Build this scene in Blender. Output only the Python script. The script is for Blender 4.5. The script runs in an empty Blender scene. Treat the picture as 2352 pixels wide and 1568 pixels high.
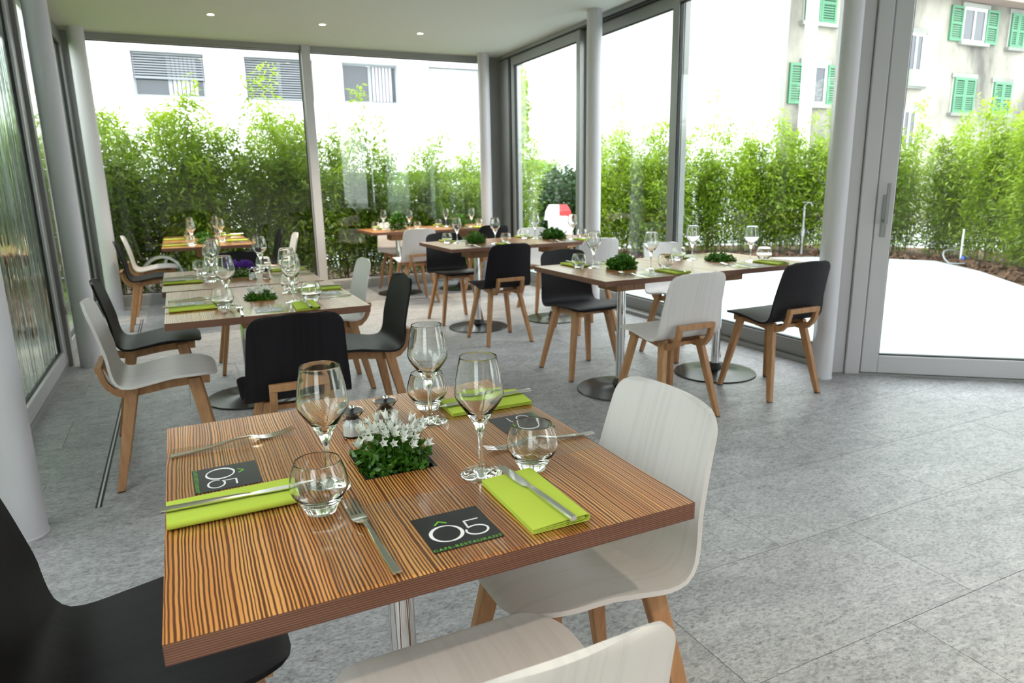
import bpy, bmesh, math, random
from mathutils import Vector, Matrix
PI = math.pi
SC = bpy.context.scene
COL = SC.collection
random.seed(7)

# ------------------------------------------------------------------ camera, sky, exposure
F_PX, YAW, PITCH, ROLL = 1579.54, 0.444442, 0.227852, -0.0187313
cd = bpy.data.cameras.new('camera'); cam = bpy.data.objects.new('camera', cd); COL.objects.link(cam)
fw = Vector((math.sin(YAW)*math.cos(PITCH), math.cos(YAW)*math.cos(PITCH), -math.sin(PITCH)))
r0 = Vector((math.cos(YAW), -math.sin(YAW), 0)); u0 = r0.cross(fw)
rr = math.cos(ROLL)*r0 + math.sin(ROLL)*u0; uu = -math.sin(ROLL)*r0 + math.cos(ROLL)*u0
M = Matrix((rr, uu, -fw)).transposed().to_4x4(); M.translation = (0.07188, -0.8297, 1.26878)
cam.matrix_world = M
cd.sensor_width = 36; cd.lens = F_PX/2352*36; cd.clip_start = .02; cd.clip_end = 300
cd.dof.use_dof = True; cd.dof.focus_distance = 1.5; cd.dof.aperture_fstop = 6.5
SC.camera = cam
w = bpy.data.worlds.new('overcast_sky'); SC.world = w; w.use_nodes = True
w.node_tree.nodes['Background'].inputs[0].default_value = (.95, .975, 1, 1)
w.node_tree.nodes['Background'].inputs[1].default_value = 1.0
SC.view_settings.view_transform = 'Standard'; SC.view_settings.look = 'None'
SC.view_settings.gamma = 1; SC.view_settings.use_curve_mapping = False
SC.view_settings.exposure = 2.6
SC.cycles.max_bounces = 14; SC.cycles.diffuse_bounces = 6; SC.cycles.glossy_bounces = 6
SC.cycles.transmission_bounces = 12; SC.cycles.transparent_max_bounces = 24
SC.cycles.caustics_reflective = False
SC.cycles.sample_clamp_indirect = 6

# ------------------------------------------------------------------ helpers
def bm2obj(name, bm, mat=None, parent=None, smooth=None, loc=None):
    me = bpy.data.meshes.new(name)
    bmesh.ops.recalc_face_normals(bm, faces=bm.faces[:])
    bm.to_mesh(me); bm.free()
    for m in (mat if isinstance(mat, (list, tuple)) else [mat]):
        if m: me.materials.append(m)
    if smooth is not None:
        for p in me.polygons: p.use_smooth = True
        if smooth < 180: me.set_sharp_from_angle(angle=math.radians(smooth))
    o = bpy.data.objects.new(name, me); COL.objects.link(o)
    if parent: o.parent = parent
    if loc: o.location = loc
    return o
def tag(o, label=None, cat=None, group=None, kind=None):
    if label: o['label'] = label
    if cat: o['category'] = cat
    if group: o['group'] = group
    if kind: o['kind'] = kind
    return o
def empty(name, loc=(0,0,0), rz=0, **k):
    o = bpy.data.objects.new(name, None); COL.objects.link(o); o.empty_display_size = .05
    o.location = loc; o.rotation_euler = (0,0,rz); return tag(o, **k)
def copy_tree(o, parent=None):
    c = o.copy(); COL.objects.link(c)
    if parent: c.parent = parent
    for ch in o.children: copy_tree(ch, c)
    return c
def box(bm, x0, x1, y0, y1, z0, z1, mi=0, T=None):
    vs = [bm.verts.new(Vector(p) if T is None else T @ Vector(p)) for p in
          ((x0,y0,z0),(x1,y0,z0),(x1,y1,z0),(x0,y1,z0),(x0,y0,z1),(x1,y0,z1),(x1,y1,z1),(x0,y1,z1))]
    for f in ((0,3,2,1),(4,5,6,7),(0,1,5,4),(1,2,6,5),(2,3,7,6),(3,0,4,7)):
        bm.faces.new([vs[i] for i in f]).material_index = mi
    return vs
def B(*a, **k):
    bm = bmesh.new(); box(bm, *a, **k); return bm
def bev(bm, r, seg=2):
    bmesh.ops.bevel(bm, geom=bm.edges[:], offset=r, segments=seg, affect='EDGES', profile=.5); return bm
def prism(bm, pts, z0, z1, mi=0):
    a = [bm.verts.new((x,y,z0)) for x,y in pts]; b = [bm.verts.new((x,y,z1)) for x,y in pts]
    n = len(pts)
    bm.faces.new(a[::-1]).material_index = mi; bm.faces.new(b).material_index = mi
    for i in range(n): bm.faces.new((a[i],a[(i+1)%n],b[(i+1)%n],b[i])).material_index = mi
def lathe(bm, prof, n=32, c=(0,0,0), closed=False):
    rings = []
    for r, z in prof:
        if r < 1e-6: rings.append([bm.verts.new((c[0],c[1],c[2]+z))])
        else: rings.append([bm.verts.new((c[0]+r*math.cos(2*PI*i/n), c[1]+r*math.sin(2*PI*i/n), c[2]+z)) for i in range(n)])
    prs = list(zip(rings, rings[1:])) + ([(rings[-1], rings[0])] if closed else [])
    for a, b in prs:
        for i in range(n):
            j = (i+1) % n
            q = [a[i%len(a)], a[j%len(a)], b[j%len(b)], b[i%len(b)]]
            u = []
            for v in q:
                if v not in u: u.append(v)
            if len(u) > 2: bm.faces.new(u)
def loft(bm, secs, cap=True):
    """secs: list of loops of Vectors, all the same length"""
    L = [[bm.verts.new(p) for p in s] for s in secs]; n = len(L[0])
    for a, b in zip(L, L[1:]):
        for i in range(n): bm.faces.new((a[i],a[(i+1)%n],b[(i+1)%n],b[i]))
    if cap: bm.faces.new(L[0][::-1]); bm.faces.new(L[-1])
def tube(bm, pts, r, n=8):
    pts = [Vector(p) for p in pts]; secs = []
    for i, p in enumerate(pts):
        d = (pts[min(i+1,len(pts)-1)] - pts[max(i-1,0)]).normalized()
        a = d.cross(Vector((0,0,1)) if abs(d.z) < .9 else Vector((1,0,0))).normalized(); b = d.cross(a)
        q = r[i] if isinstance(r, (list,tuple)) else r
        secs.append([p + q*(math.cos(2*PI*k/n)*a + math.sin(2*PI*k/n)*b) for k in range(n)])
    loft(bm, secs)
def spline(pts, n):
    out = []; P = [Vector(p) for p in pts]; m = len(P)-1
    for k in range(n):
        t = k/(n-1)*m; i = min(int(t), m-1); f = t-i
        p0, p1, p2, p3 = P[max(i-1,0)], P[i], P[i+1], P[min(i+2,m)]
        out.append(.5*((2*p1)+(p2-p0)*f+(2*p0-5*p1+4*p2-p3)*f*f+(3*p1-p0-3*p2+p3)*f**3))
    return out

# ------------------------------------------------------------------ materials
def mat(name, col=(.8,.8,.8), rough=.5, metal=0, spec=.5, coat=0, trans=0, ior=1.5, alpha=1, sheen=0, coatr=.05):
    m = bpy.data.materials.new(name); m.use_nodes = True
    b = m.node_tree.nodes['Principled BSDF']; I = b.inputs
    I['Base Color'].default_value = (*col, 1); I['Roughness'].default_value = rough; I['Metallic'].default_value = metal
    I['Specular IOR Level'].default_value = spec; I['Coat Weight'].default_value = coat; I['Coat Roughness'].default_value = coatr
    I['Transmission Weight'].default_value = trans; I['IOR'].default_value = ior; I['Sheen Weight'].default_value = sheen
    return m
class N:
    """tiny node-tree writer"""
    def __init__(s, m): s.m = m; s.t = m.node_tree; s.b = s.t.nodes.get('Principled BSDF')
    def n(s, typ, **k):
        o = s.t.nodes.new(typ)
        for a, v in k.items():
            if a.startswith('i_'):
                key = a[2:]; key = int(key) if key.isdigit() else key.replace('_', ' ')
                if isinstance(v, bpy.types.NodeSocket): s.t.links.new(v, o.inputs[key])
                else: o.inputs[key].default_value = v
            else: setattr(o, a, v)
        return o
    def coord(s, kind='Object', scale=(1,1,1), loc=(0,0,0), rot=(0,0,0)):
        c = s.n('ShaderNodeTexCoord'); mp = s.n('ShaderNodeMapping', i_Vector=c.outputs[kind])
        mp.inputs['Scale'].default_value = scale; mp.inputs['Location'].default_value = loc; mp.inputs['Rotation'].default_value = rot
        return mp.outputs[0]
    def noise(s, v, scale, detail=4, rough=.55, dist=0):
        o = s.n('ShaderNodeTexNoise', i_Vector=v, i_Scale=scale, i_Detail=detail, i_Roughness=rough, i_Distortion=dist); return o.outputs['Fac']
    def ramp(s, f, stops, interp='LINEAR'):
        o = s.n('ShaderNodeValToRGB', i_Fac=f); r = o.color_ramp; r.interpolation = interp
        while len(r.elements) < len(stops): r.elements.new(.5)
        for e, (p, c) in zip(r.elements, stops): e.position = p; e.color = (*c, 1) if len(c) == 3 else c
        return o.outputs[0]
    def mix(s, f, a, b, mode='MIX'):
        o = s.n('ShaderNodeMix', data_type='RGBA', blend_type=mode)
        for k, v in ((0,f),(6,a),(7,b)):
            if isinstance(v, bpy.types.NodeSocket): s.t.links.new(v, o.inputs[k])
            else: o.inputs[k].default_value = v if k == 0 else (*v, 1)
        return o.outputs[2]
    def math(s, op, a, b=0):
        o = s.n('ShaderNodeMath', operation=op)
        for k, v in ((0,a),(1,b)):
            if isinstance(v, bpy.types.NodeSocket): s.t.links.new(v, o.inputs[k])
            else: o.inputs[k].default_value = v
        return o.outputs[0]
    def set(s, name, v): s.t.links.new(v, s.b.inputs[name])
    def bump(s, h, strength=.3, dist=.002):
        o = s.n('ShaderNodeBump', i_Height=h, i_Strength=strength, i_Distance=dist); s.set('Normal', o.outputs[0])

def m_stone():
    m = mat('grey_speckled_stone', rough=.42, spec=.35); q = N(m)
    oi = q.n('ShaderNodeObjectInfo'); off = q.n('ShaderNodeVectorMath', operation='SCALE', i_0=(9,7,5)); q.t.links.new(oi.outputs['Random'], off.inputs['Scale'])
    c = q.n('ShaderNodeTexCoord'); ad = q.n('ShaderNodeVectorMath', operation='ADD', i_0=c.outputs['Object'], i_1=off.outputs[0])
    st = q.n('ShaderNodeMapping', i_Vector=ad.outputs[0]); st.inputs['Scale'].default_value = (1, 1.9, 1); st.inputs['Rotation'].default_value = (0,0,.3)
    v = st.outputs[0]
    big = q.noise(v, 3.2, 4, .6, .6); fine = q.noise(v, 60, 7, .72, .6); mid = q.noise(v, 17, 6, .65, .9)
    a = q.ramp(fine, [(.34,(.17,.168,.18)),(.46,(.39,.38,.40)),(.60,(.52,.51,.535)),(.75,(.62,.61,.63))])
    b = q.ramp(mid, [(.3,(.55,.55,.56)),(.5,(.88,.88,.88)),(.7,(1,1,1))])
    col = q.mix(.8, a, b, 'MULTIPLY')
    col = q.mix(.8, col, q.ramp(big, [(.32,(.70,.71,.71)),(.62,(1,1,1))]), 'MULTIPLY')
    vein = q.n('ShaderNodeTexWave', i_Vector=v, i_Scale=.55, i_Distortion=14, i_Detail=4); vein.inputs['Detail Scale'].default_value = 1.2
    col = q.mix(q.ramp(vein.outputs['Fac'], [(.992,(0,0,0)),(1,(.16,.16,.16))]), col, (.62,.60,.57))
    rnd = q.math('MULTIPLY_ADD', oi.outputs['Random'], .14); q.t.nodes[-1].inputs[2].default_value = .90
    hv = q.n('ShaderNodeHueSaturation', i_Color=col, i_Value=rnd); q.set('Base Color', hv.outputs[0])
    q.set('Roughness', q.ramp(mid, [(.3,(.5,)*3),(.7,(.34,)*3)])); q.bump(fine, .25, .0015)
    return m
def m_zebra(name='zebrano_veneer', axis=0):
    m = mat(name, rough=.3, spec=.5, coat=.2, coatr=.14); q = N(m)
    sep = q.n('ShaderNodeSeparateXYZ', i_0=q.n('ShaderNodeTexCoord').outputs['Object'])
    X, Y = sep.outputs[axis], sep.outputs[1-axis]
    V = lambda a, b: q.n('ShaderNodeCombineXYZ', i_X=a, i_Y=b).outputs[0]
    w1 = q.math('MULTIPLY', q.math('SUBTRACT', q.noise(V(q.math('MULTIPLY', X, 3), Y), 2.2, 2), .5), .020)
    w2 = q.math('MULTIPLY', q.math('SUBTRACT', q.noise(V(q.math('MULTIPLY', X, 2.5), Y), 14, 2), .5), .0030)
    x = q.math('ADD', X, q.math('ADD', w1, w2))
    band = q.noise(V(x, q.math('MULTIPLY', Y, .05)), 19, 2, .5)
    ph = q.math('ADD', q.math('MULTIPLY', x, 1130), q.math('MULTIPLY', q.noise(V(x, 0.0), 42, 2), 17))
    f1 = q.noise(V(x, q.math('MULTIPLY', Y, .006)), 150, 2, .5)
    f = q.math('ADD', q.math('MULTIPLY', q.math('SINE', ph), .5), q.math('MULTIPLY', q.math('SUBTRACT', f1, .5), 1.3))
    f = q.math('ADD', f, .36)
    base = q.ramp(band, [(.32,(.76,.38,.125)),(.5,(.66,.28,.078)),(.66,(.46,.165,.045))])
    col = q.mix(q.ramp(f, [(.0,(1,)*3),(.22,(.88,)*3),(.42,(.05,)*3)]), base, (.115,.034,.011))
    grain = q.noise(V(X, q.math('MULTIPLY', Y, .05)), 900, 2, .6)
    q.set('Base Color', q.mix(.3, col, q.ramp(grain, [(.3,(.7,.7,.7)),(.6,(1,1,1))]), 'MULTIPLY')); return m
def m_ply():
    m = mat('plywood_edge', rough=.5, spec=.35); q = N(m)
    sep = q.n('ShaderNodeSeparateXYZ', i_0=q.coord('Object'))
    n = q.noise(q.coord('Object', (.06,.06,1)), 260, 2)
    z = q.math('ADD', q.math('MULTIPLY', sep.outputs[2], 1850), q.math('MULTIPLY', n, 1.6))
    f = q.math('SINE', z)
    col = q.ramp(f, [(.0,(.115,.046,.03)),(.45,(.16,.066,.042)),(.8,(.27,.135,.09))])
    g = q.noise(q.coord('Object', (.05,.05,1)), 90, 4)
    q.set('Base Color', q.mix(.5, col, q.ramp(g, [(.3,(.65,.6,.58)),(.65,(1,1,1))]), 'MULTIPLY')); return m
def m_oak(name, a, b, sc=14, r=.5):
    m = mat(name, rough=r, spec=.35); q = N(m)
    n = q.noise(q.coord('Object', (1,1,.09)), sc*4, 4, .6); n2 = q.noise(q.coord('Object', (1,1,.25)), sc, 3)
    col = q.mix(.4, q.ramp(n, [(.3,a),(.7,b)]), q.ramp(n2, [(.3,(.8,.78,.76)),(.7,(1,1,1))]), 'MULTIPLY')
    q.set('Base Color', col); q.bump(n, .1, .0006); return m
def m_shell(name, a, b, r, spec=.4):
    m = mat(name, rough=r, spec=spec); q = N(m)
    v = q.coord('UV', (1,.028,1)); n = q.noise(v, 85, 4, .62); n2 = q.noise(v, 22, 3, .5)
    f = q.math('ADD', q.math('MULTIPLY', n, .62), q.math('MULTIPLY', n2, .38))
    q.set('Base Color', q.ramp(f, [(.40,a),(.52,b)])); q.bump(f, .35, .0007); return m
def m_thin(name, tint, ior=1.45, rough=0, base=0):
    m = bpy.data.materials.new(name); m.use_nodes = True; t = m.node_tree; t.nodes.clear(); q = N(m)
    out = q.n('ShaderNodeOutputMaterial'); tr = q.n('ShaderNodeBsdfTransparent'); tr.inputs[0].default_value = (*tint, 1)
    gl = q.n('ShaderNodeBsdfGlossy', i_Roughness=rough); gl.inputs[0].default_value = (1,1,1,1)
    f0 = ((ior-1)/(ior+1))**2 + base            # Schlick, the same seen from either face of the sheet
    lw = q.n('ShaderNodeLayerWeight'); fac = q.math('ADD', q.math('MULTIPLY', q.math('POWER', lw.outputs['Facing'], 5), 1-f0), f0)
    mx = q.n('ShaderNodeMixShader', i_0=fac, i_1=tr.outputs[0], i_2=gl.outputs[0]); t.links.new(mx.outputs[0], out.inputs[0])
    return m
def thin_bump(m, scale, mscale, strength, dist):
    q = N(m); gl = [n for n in m.node_tree.nodes if n.type == 'BSDF_GLOSSY'][0]
    b = q.n('ShaderNodeBump', i_Height=q.noise(q.coord('Object', mscale), scale, 3), i_Strength=strength, i_Distance=dist)
    m.node_tree.links.new(b.outputs[0], gl.inputs['Normal'])
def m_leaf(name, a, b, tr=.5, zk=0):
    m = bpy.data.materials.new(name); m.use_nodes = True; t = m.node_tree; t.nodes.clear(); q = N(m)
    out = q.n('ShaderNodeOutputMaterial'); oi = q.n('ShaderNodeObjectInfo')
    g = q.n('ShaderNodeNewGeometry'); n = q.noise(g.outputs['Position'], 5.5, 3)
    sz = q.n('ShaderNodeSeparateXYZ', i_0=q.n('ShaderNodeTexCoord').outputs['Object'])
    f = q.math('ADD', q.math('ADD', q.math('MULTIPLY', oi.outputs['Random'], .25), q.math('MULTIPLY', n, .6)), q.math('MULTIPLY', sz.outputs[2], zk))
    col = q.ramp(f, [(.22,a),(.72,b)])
    d = q.n('ShaderNodeBsdfDiffuse', i_Color=col); l = q.n('ShaderNodeBsdfTranslucent', i_Color=col)
    mx = q.n('ShaderNodeMixShader', i_0=tr, i_1=d.outputs[0], i_2=l.outputs[0])
    gl = q.n('ShaderNodeBsdfGlossy', i_Roughness=.35); m2 = q.n('ShaderNodeMixShader', i_0=.05, i_1=mx.outputs[0], i_2=gl.outputs[0])
    t.links.new(m2.outputs[0], out.inputs[0]); return m
def m_plaster(name, a, b, sc=.35, streak=True):
    m = mat(name, rough=.9, spec=.1); q = N(m)
    n = q.noise(q.coord('Object', (1,1,.45) if streak else (1,1,1)), sc, 6, .65, .4)
    q.set('Base Color', q.ramp(n, [(.36,a),(.58,b)])); return m
STONE = m_stone(); ZEBRA = m_zebra('zebrano_veneer', 0); ZEBRA_X = m_zebra('zebrano_veneer_cross', 1); PLY = m_ply()
OAK = m_oak('oiled_oak', (.33,.155,.072), (.46,.245,.12)); OAKD = m_oak('oak_block', (.25,.13,.06), (.36,.2,.095))
WHITE = m_shell('white_stained_ash', (.60,.565,.57), (.645,.61,.615), .42); BLACK = m_shell('black_stained_ash', (.006,.005,.007), (.010,.008,.011), .5, .2)
ALU = mat('silver_anodised_aluminium', (.52,.505,.53), .38, .25); ALUD = mat('grey_and_backlit_aluminium', (.30,.305,.30), .42, .3)
COLM = mat('light_grey_column_paint', (.60,.58,.625), .5, 0, .35); GASK = mat('black_rubber_gasket', (.012,.012,.014), .6)
CEIL = mat('white_ceiling_paint', (.66,.68,.64), .9, 0, .1)
CHROME = mat('chrome', (.78,.78,.80), .09, 1); STEEL = mat('polished_steel', (.74,.73,.70), .16, 1)
DISC = mat('black_lacquer', (.010,.0105,.012), .24, 0, .32)
GLASSW = m_thin('window_glass', (.955,.985,.97), 1.4)
GLASS = bpy.data.materials.new('clear_crystal'); GLASS.use_nodes = True
_t = GLASS.node_tree; _t.nodes.clear(); _q = N(GLASS); _g = _q.n('ShaderNodeBsdfGlass', i_IOR=1.5, i_Roughness=0.0); _g.inputs[0].default_value = (.985,.99,.985,1)
_t.links.new(_g.outputs[0], _q.n('ShaderNodeOutputMaterial').inputs[0])
RIPPLE = bpy.data.materials.new('rippled_obscure_glass'); RIPPLE.use_nodes = True
_t = RIPPLE.node_tree; _t.nodes.clear(); _q = N(RIPPLE)
_b = _q.n('ShaderNodeBump', i_Height=_q.noise(_q.coord('Object', (1,1,.07)), 42, 4, .6), i_Strength=.4, i_Distance=.01)
_g = _q.n('ShaderNodeBsdfGlass', i_IOR=1.45, i_Roughness=.06, i_Normal=_b.outputs[0]); _g.inputs[0].default_value = (.86,.95,.88,1)
_t.links.new(_g.outputs[0], _q.n('ShaderNodeOutputMaterial').inputs[0])
FILM = m_thin('clear_plastic_film', (.97,.965,.96), 1.45, .06, .05); thin_bump(FILM, 14, (1,1,1), .12, .004)
NAPK = mat('lime_paper_napkin', (.47,.58,.075), .85, 0, .15); _q = N(NAPK); _q.bump(_q.noise(_q.coord('Object'), 420, 2), .12, .0006)
CARD = mat('black_card', (.012,.011,.015), .3); INKW = mat('white_ink', (.82,.8,.84), .5); INKG = mat('green_ink', (.16,.52,.03), .5)
SOILP = mat('dark_potting_soil', (.02,.014,.01), .95, 0, .1); TRAY = mat('black_plastic_tray', (.015,.015,.02), .3)
PETAL = mat('white_petal', (.82,.83,.80), .6); PURP = mat('purple_petal', (.13,.035,.38), .6)
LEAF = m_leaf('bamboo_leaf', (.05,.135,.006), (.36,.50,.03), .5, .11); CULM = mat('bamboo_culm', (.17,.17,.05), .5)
LEAFH = m_leaf('herb_leaf', (.03,.12,.008), (.13,.32,.025), .3)
LIME = m_leaf('lime_hedge_leaf', (.12,.26,.01), (.34,.52,.03), .45); DKLEAF = m_leaf('dark_shrub_leaf', (.012,.045,.012), (.05,.12,.03), .3)
SALT = mat('white_salt', (.85,.85,.86), .9); PEPPER = mat('pink_peppercorns', (.45,.27,.2), .8)
PALE = m_plaster('pale_terrace_stone', (.40,.45,.475), (.53,.57,.59), .9, False); SOIL = m_plaster('brown_bark_mulch', (.045,.025,.016), (.15,.09,.06), 9, False)
PAVE = m_plaster('light_asphalt', (.42,.43,.44), (.55,.56,.57), 1.5, False)
FACADE = m_plaster('white_render', (.78,.79,.78), (.84,.84,.83), .6); OLD = m_plaster('stained_beige_plaster', (.12,.115,.105), (.36,.34,.29), .42)
OLD2 = m_plaster('grey_beige_plaster', (.22,.225,.21), (.33,.335,.305), .3); SHUT = mat('green_painted_shutter', (.07,.22,.12), .6)
DARKP = mat('dark_window_pane', (.05,.055,.07), .08, 0, .6); FRAMEW = mat('white_window_frame', (.75,.75,.76), .5)
BLIND = mat('grey_blind_slat', (.24,.25,.28), .5); WBLIND = mat('white_blind_slat', (.72,.72,.74), .6); CURT = mat('pale_curtain', (.5,.48,.52), .9)
RED = mat('red_plastic', (.62,.02,.025), .4); WPL = mat('white_plastic', (.82,.82,.82), .4); GREYP = mat('grey_plastic', (.30,.32,.34), .5); BLUE = mat('blue_plastic', (.02,.09,.5), .4)
ROOF = mat('brown_roof_tile', (.30,.22,.19), .8)
LAMP = bpy.data.materials.new('lit_lamp'); LAMP.use_nodes = True
_e = LAMP.node_tree.nodes['Principled BSDF'].inputs; _e['Emission Color'].default_value = (1,.84,.55,1); _e['Emission Strength'].default_value = 3.5

# ------------------------------------------------------------------ setting: floor, ceiling, walls
HC = 2.83                                   # ceiling height
XR0, XR1 = 3.93, 4.05                       # right glass wall at y=2.3 and y=7.8
DA = Vector((.766, -.643)); DN = Vector((.643, .766)); D0 = Vector((3.87, 2.215))     # door wall: direction, outward normal, start
outline = [(-.95,-3),(-.95,7.95),(4.2,7.95),(4.08,2.32),(7.1,-.22),(7.1,-3)]
bm = bmesh.new(); prism(bm, outline, -.14, -.007); floor = tag(bm2obj('floor', bm, mat('dark_grout', (.16,.16,.165), .9)), kind='structure')
def clip(poly, n, d):                       # keep n.p <= d
    out = []
    for i in range(len(poly)):
        a, b = poly[i], poly[(i+1) % len(poly)]
        fa, fb = n[0]*a[0]+n[1]*a[1]-d, n[0]*b[0]+n[1]*b[1]-d
        if fa <= 0: out.append(a)
        if (fa < 0 < fb) or (fb < 0 < fa):
            t = fa/(fa-fb); out.append((a[0]+t*(b[0]-a[0]), a[1]+t*(b[1]-a[1])))
    return out
TW, TD, TG = .92, .47, .0022
tile_me = None
for j in range(-7, 17):
    y0 = .28 + TD*j; off = 1.258 if j % 2 == 0 else 1.86-.92
    for i in range(-4, 7):
        x0 = off + TW*i
        full = [(x0+TG/2,y0+TG/2),(x0+TW-TG/2,y0+TG/2),(x0+TW-TG/2,y0+TD-TG/2),(x0+TG/2,y0+TD-TG/2)]
        P = clip(clip(clip(full, (-1,0), .9), (0,1), 7.9), (0,-1), 2.6)
        if not P: continue
        if y0 > 2.1: P = clip(P, (1, -.0218), 4.03-.0218*2.3)
        else: P = clip(P, (DN.x, DN.y), DN.x*D0.x+DN.y*D0.y+.05)
        if len(P) < 3: continue
        P = [p for k, p in enumerate(P) if (Vector(p)-Vector(P[k-1])).length > 1e-5]
        if len(P) < 3: continue
        if P == full and tile_me:
            o = bpy.data.objects.new('tile', tile_me); COL.objects.link(o); o.parent = floor; o.location = (x0,y0,0)
        else:
            bm = bmesh.new(); prism(bm, [(a-x0,b-y0) for a,b in P], -.0069, 0)
            o = bm2obj('tile', bm, STONE, floor, loc=(x0,y0,0))
            if P == full: tile_me = o.data
bm = bmesh.new(); prism(bm, outline, HC, HC+.25); tag(bm2obj('ceiling', bm, CEIL), kind='structure')
# recessed floor rail
t1 = tag(empty('trim_1', (-.352,2.25,0)), kind='structure')
bm2obj('channel', B(-.012,.012,0,4.6,.0,.0012), GASK, t1); bm2obj('rail', B(-.0035,.0035,0,4.6,.0,.0022), ALU, t1)

def column(x, y, r, k, **kw):
    bm = bmesh.new(); lathe(bm, [(0,0),(r+.004,0),(r+.004,.006),(r,.008),(r,HC),(0,HC)], 40)
    return tag(bm2obj('column', bm, COLM, smooth=40, loc=(x,y,.0)), kind='structure', **kw)
column(-.58,2.12,.075,0); column(-.62,5.0,.075,0); column(-.62,7.58,.075,0); column(3.74,7.56,.072,0); column(3.83,5.12,.073,0); column(3.72,2.17,.055,0)

def glazing(name, p0, p1, z0, z1, fr=.07, bot=.11, top=.10, depth=.06, m=ALU, glass=GLASSW, gask=True, th=.02):
    """one glazed leaf between plan points p0 and p1; local x runs along it, +y is outward"""
    a, b = Vector(p0), Vector(p1); L = (b-a).length; ang = math.atan2((b-a).y, (b-a).x)
    g = tag(empty(name, (a.x,a.y,0), ang), kind='structure'); h = depth/2
    bm2obj('stile', bev(B(0,fr,-h,h,z0,z1), .004, 1), m, g); bm2obj('stile', bev(B(L-fr,L,-h,h,z0,z1), .004, 1), m, g)
    bm2obj('bottom_rail', bev(B(fr,L-fr,-h,h,z0,z0+bot), .004, 1), m, g); bm2obj('top_rail', bev(B(fr,L-fr,-h,h,z1-top,z1), .004, 1), m, g)
    if gask:
        bm = bmesh.new(); k = .008
        for q in ((fr,fr+k,z0+bot,z1-top),(L-fr-k,L-fr,z0+bot,z1-top)): box(bm, q[0],q[1],-.016,.016,q[2],q[3])
        box(bm, fr+k,L-fr-k,-.016,.016,z0+bot,z0+bot+k); box(bm, fr+k,L-fr-k,-.016,.016,z1-top-k,z1-top)
        bm2obj('gasket', bm, GASK, g)
    else: k = 0
    if glass is RIPPLE:
        bm = bmesh.new(); R_ = random.Random(4); nx, nz = 260, 10; xa, xb, za, zb = fr+k, L-fr-k, z0+bot+k, z1-top-k
        amp = [R_.gauss(0,.0016) for _ in range(nx+1)]
        for sd in (-1,1):
            V = [[bm.verts.new((xa+(xb-xa)*i/nx, sd*.004+amp[(i*(1 if sd > 0 else 7)+j//3*sd) % nx]*(1 if 0 < i < nx else 0), za+(zb-za)*j/nz)) for j in range(nz+1)] for i in range(nx+1)]
            for i in range(nx):
                for j in range(nz): bm.faces.new((V[i][j],V[i+1][j],V[i+1][j+1],V[i][j+1]))
        bm2obj('pane', bm, glass, g, 180)
    else: bm2obj('pane', B(fr+k,L-fr-k,-.004,.004,z0+bot+k,z1-top-k), glass, g)
    return g
def handle(parent, x, z, side=-1, depth=.03):
    bm2obj('handle_plate', bev(B(x-.016,x+.016, side*depth, side*(depth+.008), z-.13, z+.13), .003, 1), ALUD, parent)
    bm = bmesh.new(); tube(bm, [(x,side*(depth+.008),z-.03),(x,side*(depth+.05),z-.03)], .011, 10)
    box(bm, x-.009,x+.009, min(side*(depth+.04),side*(depth+.055)), max(side*(depth+.04),side*(depth+.055)), z-.045, z+.2)
    bm2obj('handle', bm, ALUD, parent)
# back wall: two large lights around a slender mullion
YB = 7.8
wb = tag(empty('wall_back', (0,YB,0)), kind='structure')
bm2obj('sill', bev(B(-.95,4.1,-.03,.09,-.005,.115), .004, 1), ALUD, wb); bm2obj('head', B(-.95,4.1,-.03,.09,HC-.055,HC), ALUD, wb)
glazing('window_1', (-.66,YB+.03), (1.60,YB+.03), .115, HC-.055, .045, .012, .012, .05, ALU)
glazing('window_2', (1.62,YB+.03), (3.95,YB+.03), .115, HC-.055, .045, .012, .012, .05, ALU)
bm2obj('mullion', bev(B(1.565,1.665,-.06,.02,.0,HC), .005, 1), ALU, wb)
bm2obj('corner_post', B(3.84,4.2,-.035,.1,0,HC), ALUD, wb); bm2obj('corner_post', B(-.95,-.66,-.035,.1,0,HC), ALUD, wb)
# right wall: sliding glass leaves in two tracks
xr = lambda y: XR0 + (XR1-XR0)*(y-2.3)/5.5
wr = tag(empty('wall_right'), kind='structure')
def along(y0, y1, x0, x1, z0, z1, m, name):
    bm = bmesh.new(); prism(bm, [(xr(y0)+x0,y0),(xr(y0)+x1,y0),(xr(y1)+x1,y1),(xr(y1)+x0,y1)], z0, z1); return bm2obj(name, bm, m, wr)
along(2.3,7.8,-.045,.16,-.005,.03,ALUD,'threshold'); along(2.3,7.8,-.02,.16,HC-.04,HC,ALUD,'head_track'); along(2.3,7.8,.0,.16,HC-.055,HC-.04,GASK,'head_shadow_gap')
along(7.46,7.76,.0,.17,.03,HC-.05,ALUD,'jamb'); along(7.40,7.46,-.01,.05,.03,HC-.055,GASK,'jamb_gasket')
def leaf(n, y1, y0, dx, **k):      # from far to near, so that local +y points outwards
    return glazing('window_%d' % n, (xr(y1)+dx,y1), (xr(y0)+dx,y0), .03, HC-.055, m=ALUD, **k)  # darker metal puts the backlit shade of these leaves into their colour
leaf(3, 7.40, 5.68, .03, fr=.075); leaf(4, 5.72, 4.06, .1, fr=.075); l5 = leaf(5, 4.14, 2.33, .03, fr=.085)
handle(l5, 1.81-.045, 1.0)
tag(bm2obj('wall_front', B(-.95,4.2,-3.15,-3,-.14,HC), mat('warm_grey_wall_paint', (.6,.58,.57), .85, 0, .1)), kind='structure')
tag(bm2obj('wall_side', B(7.1,7.25,-3.15,-.3,-.14,HC), mat('warm_grey_side_paint', (.6,.58,.57), .85, 0, .1)), kind='structure')
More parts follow.
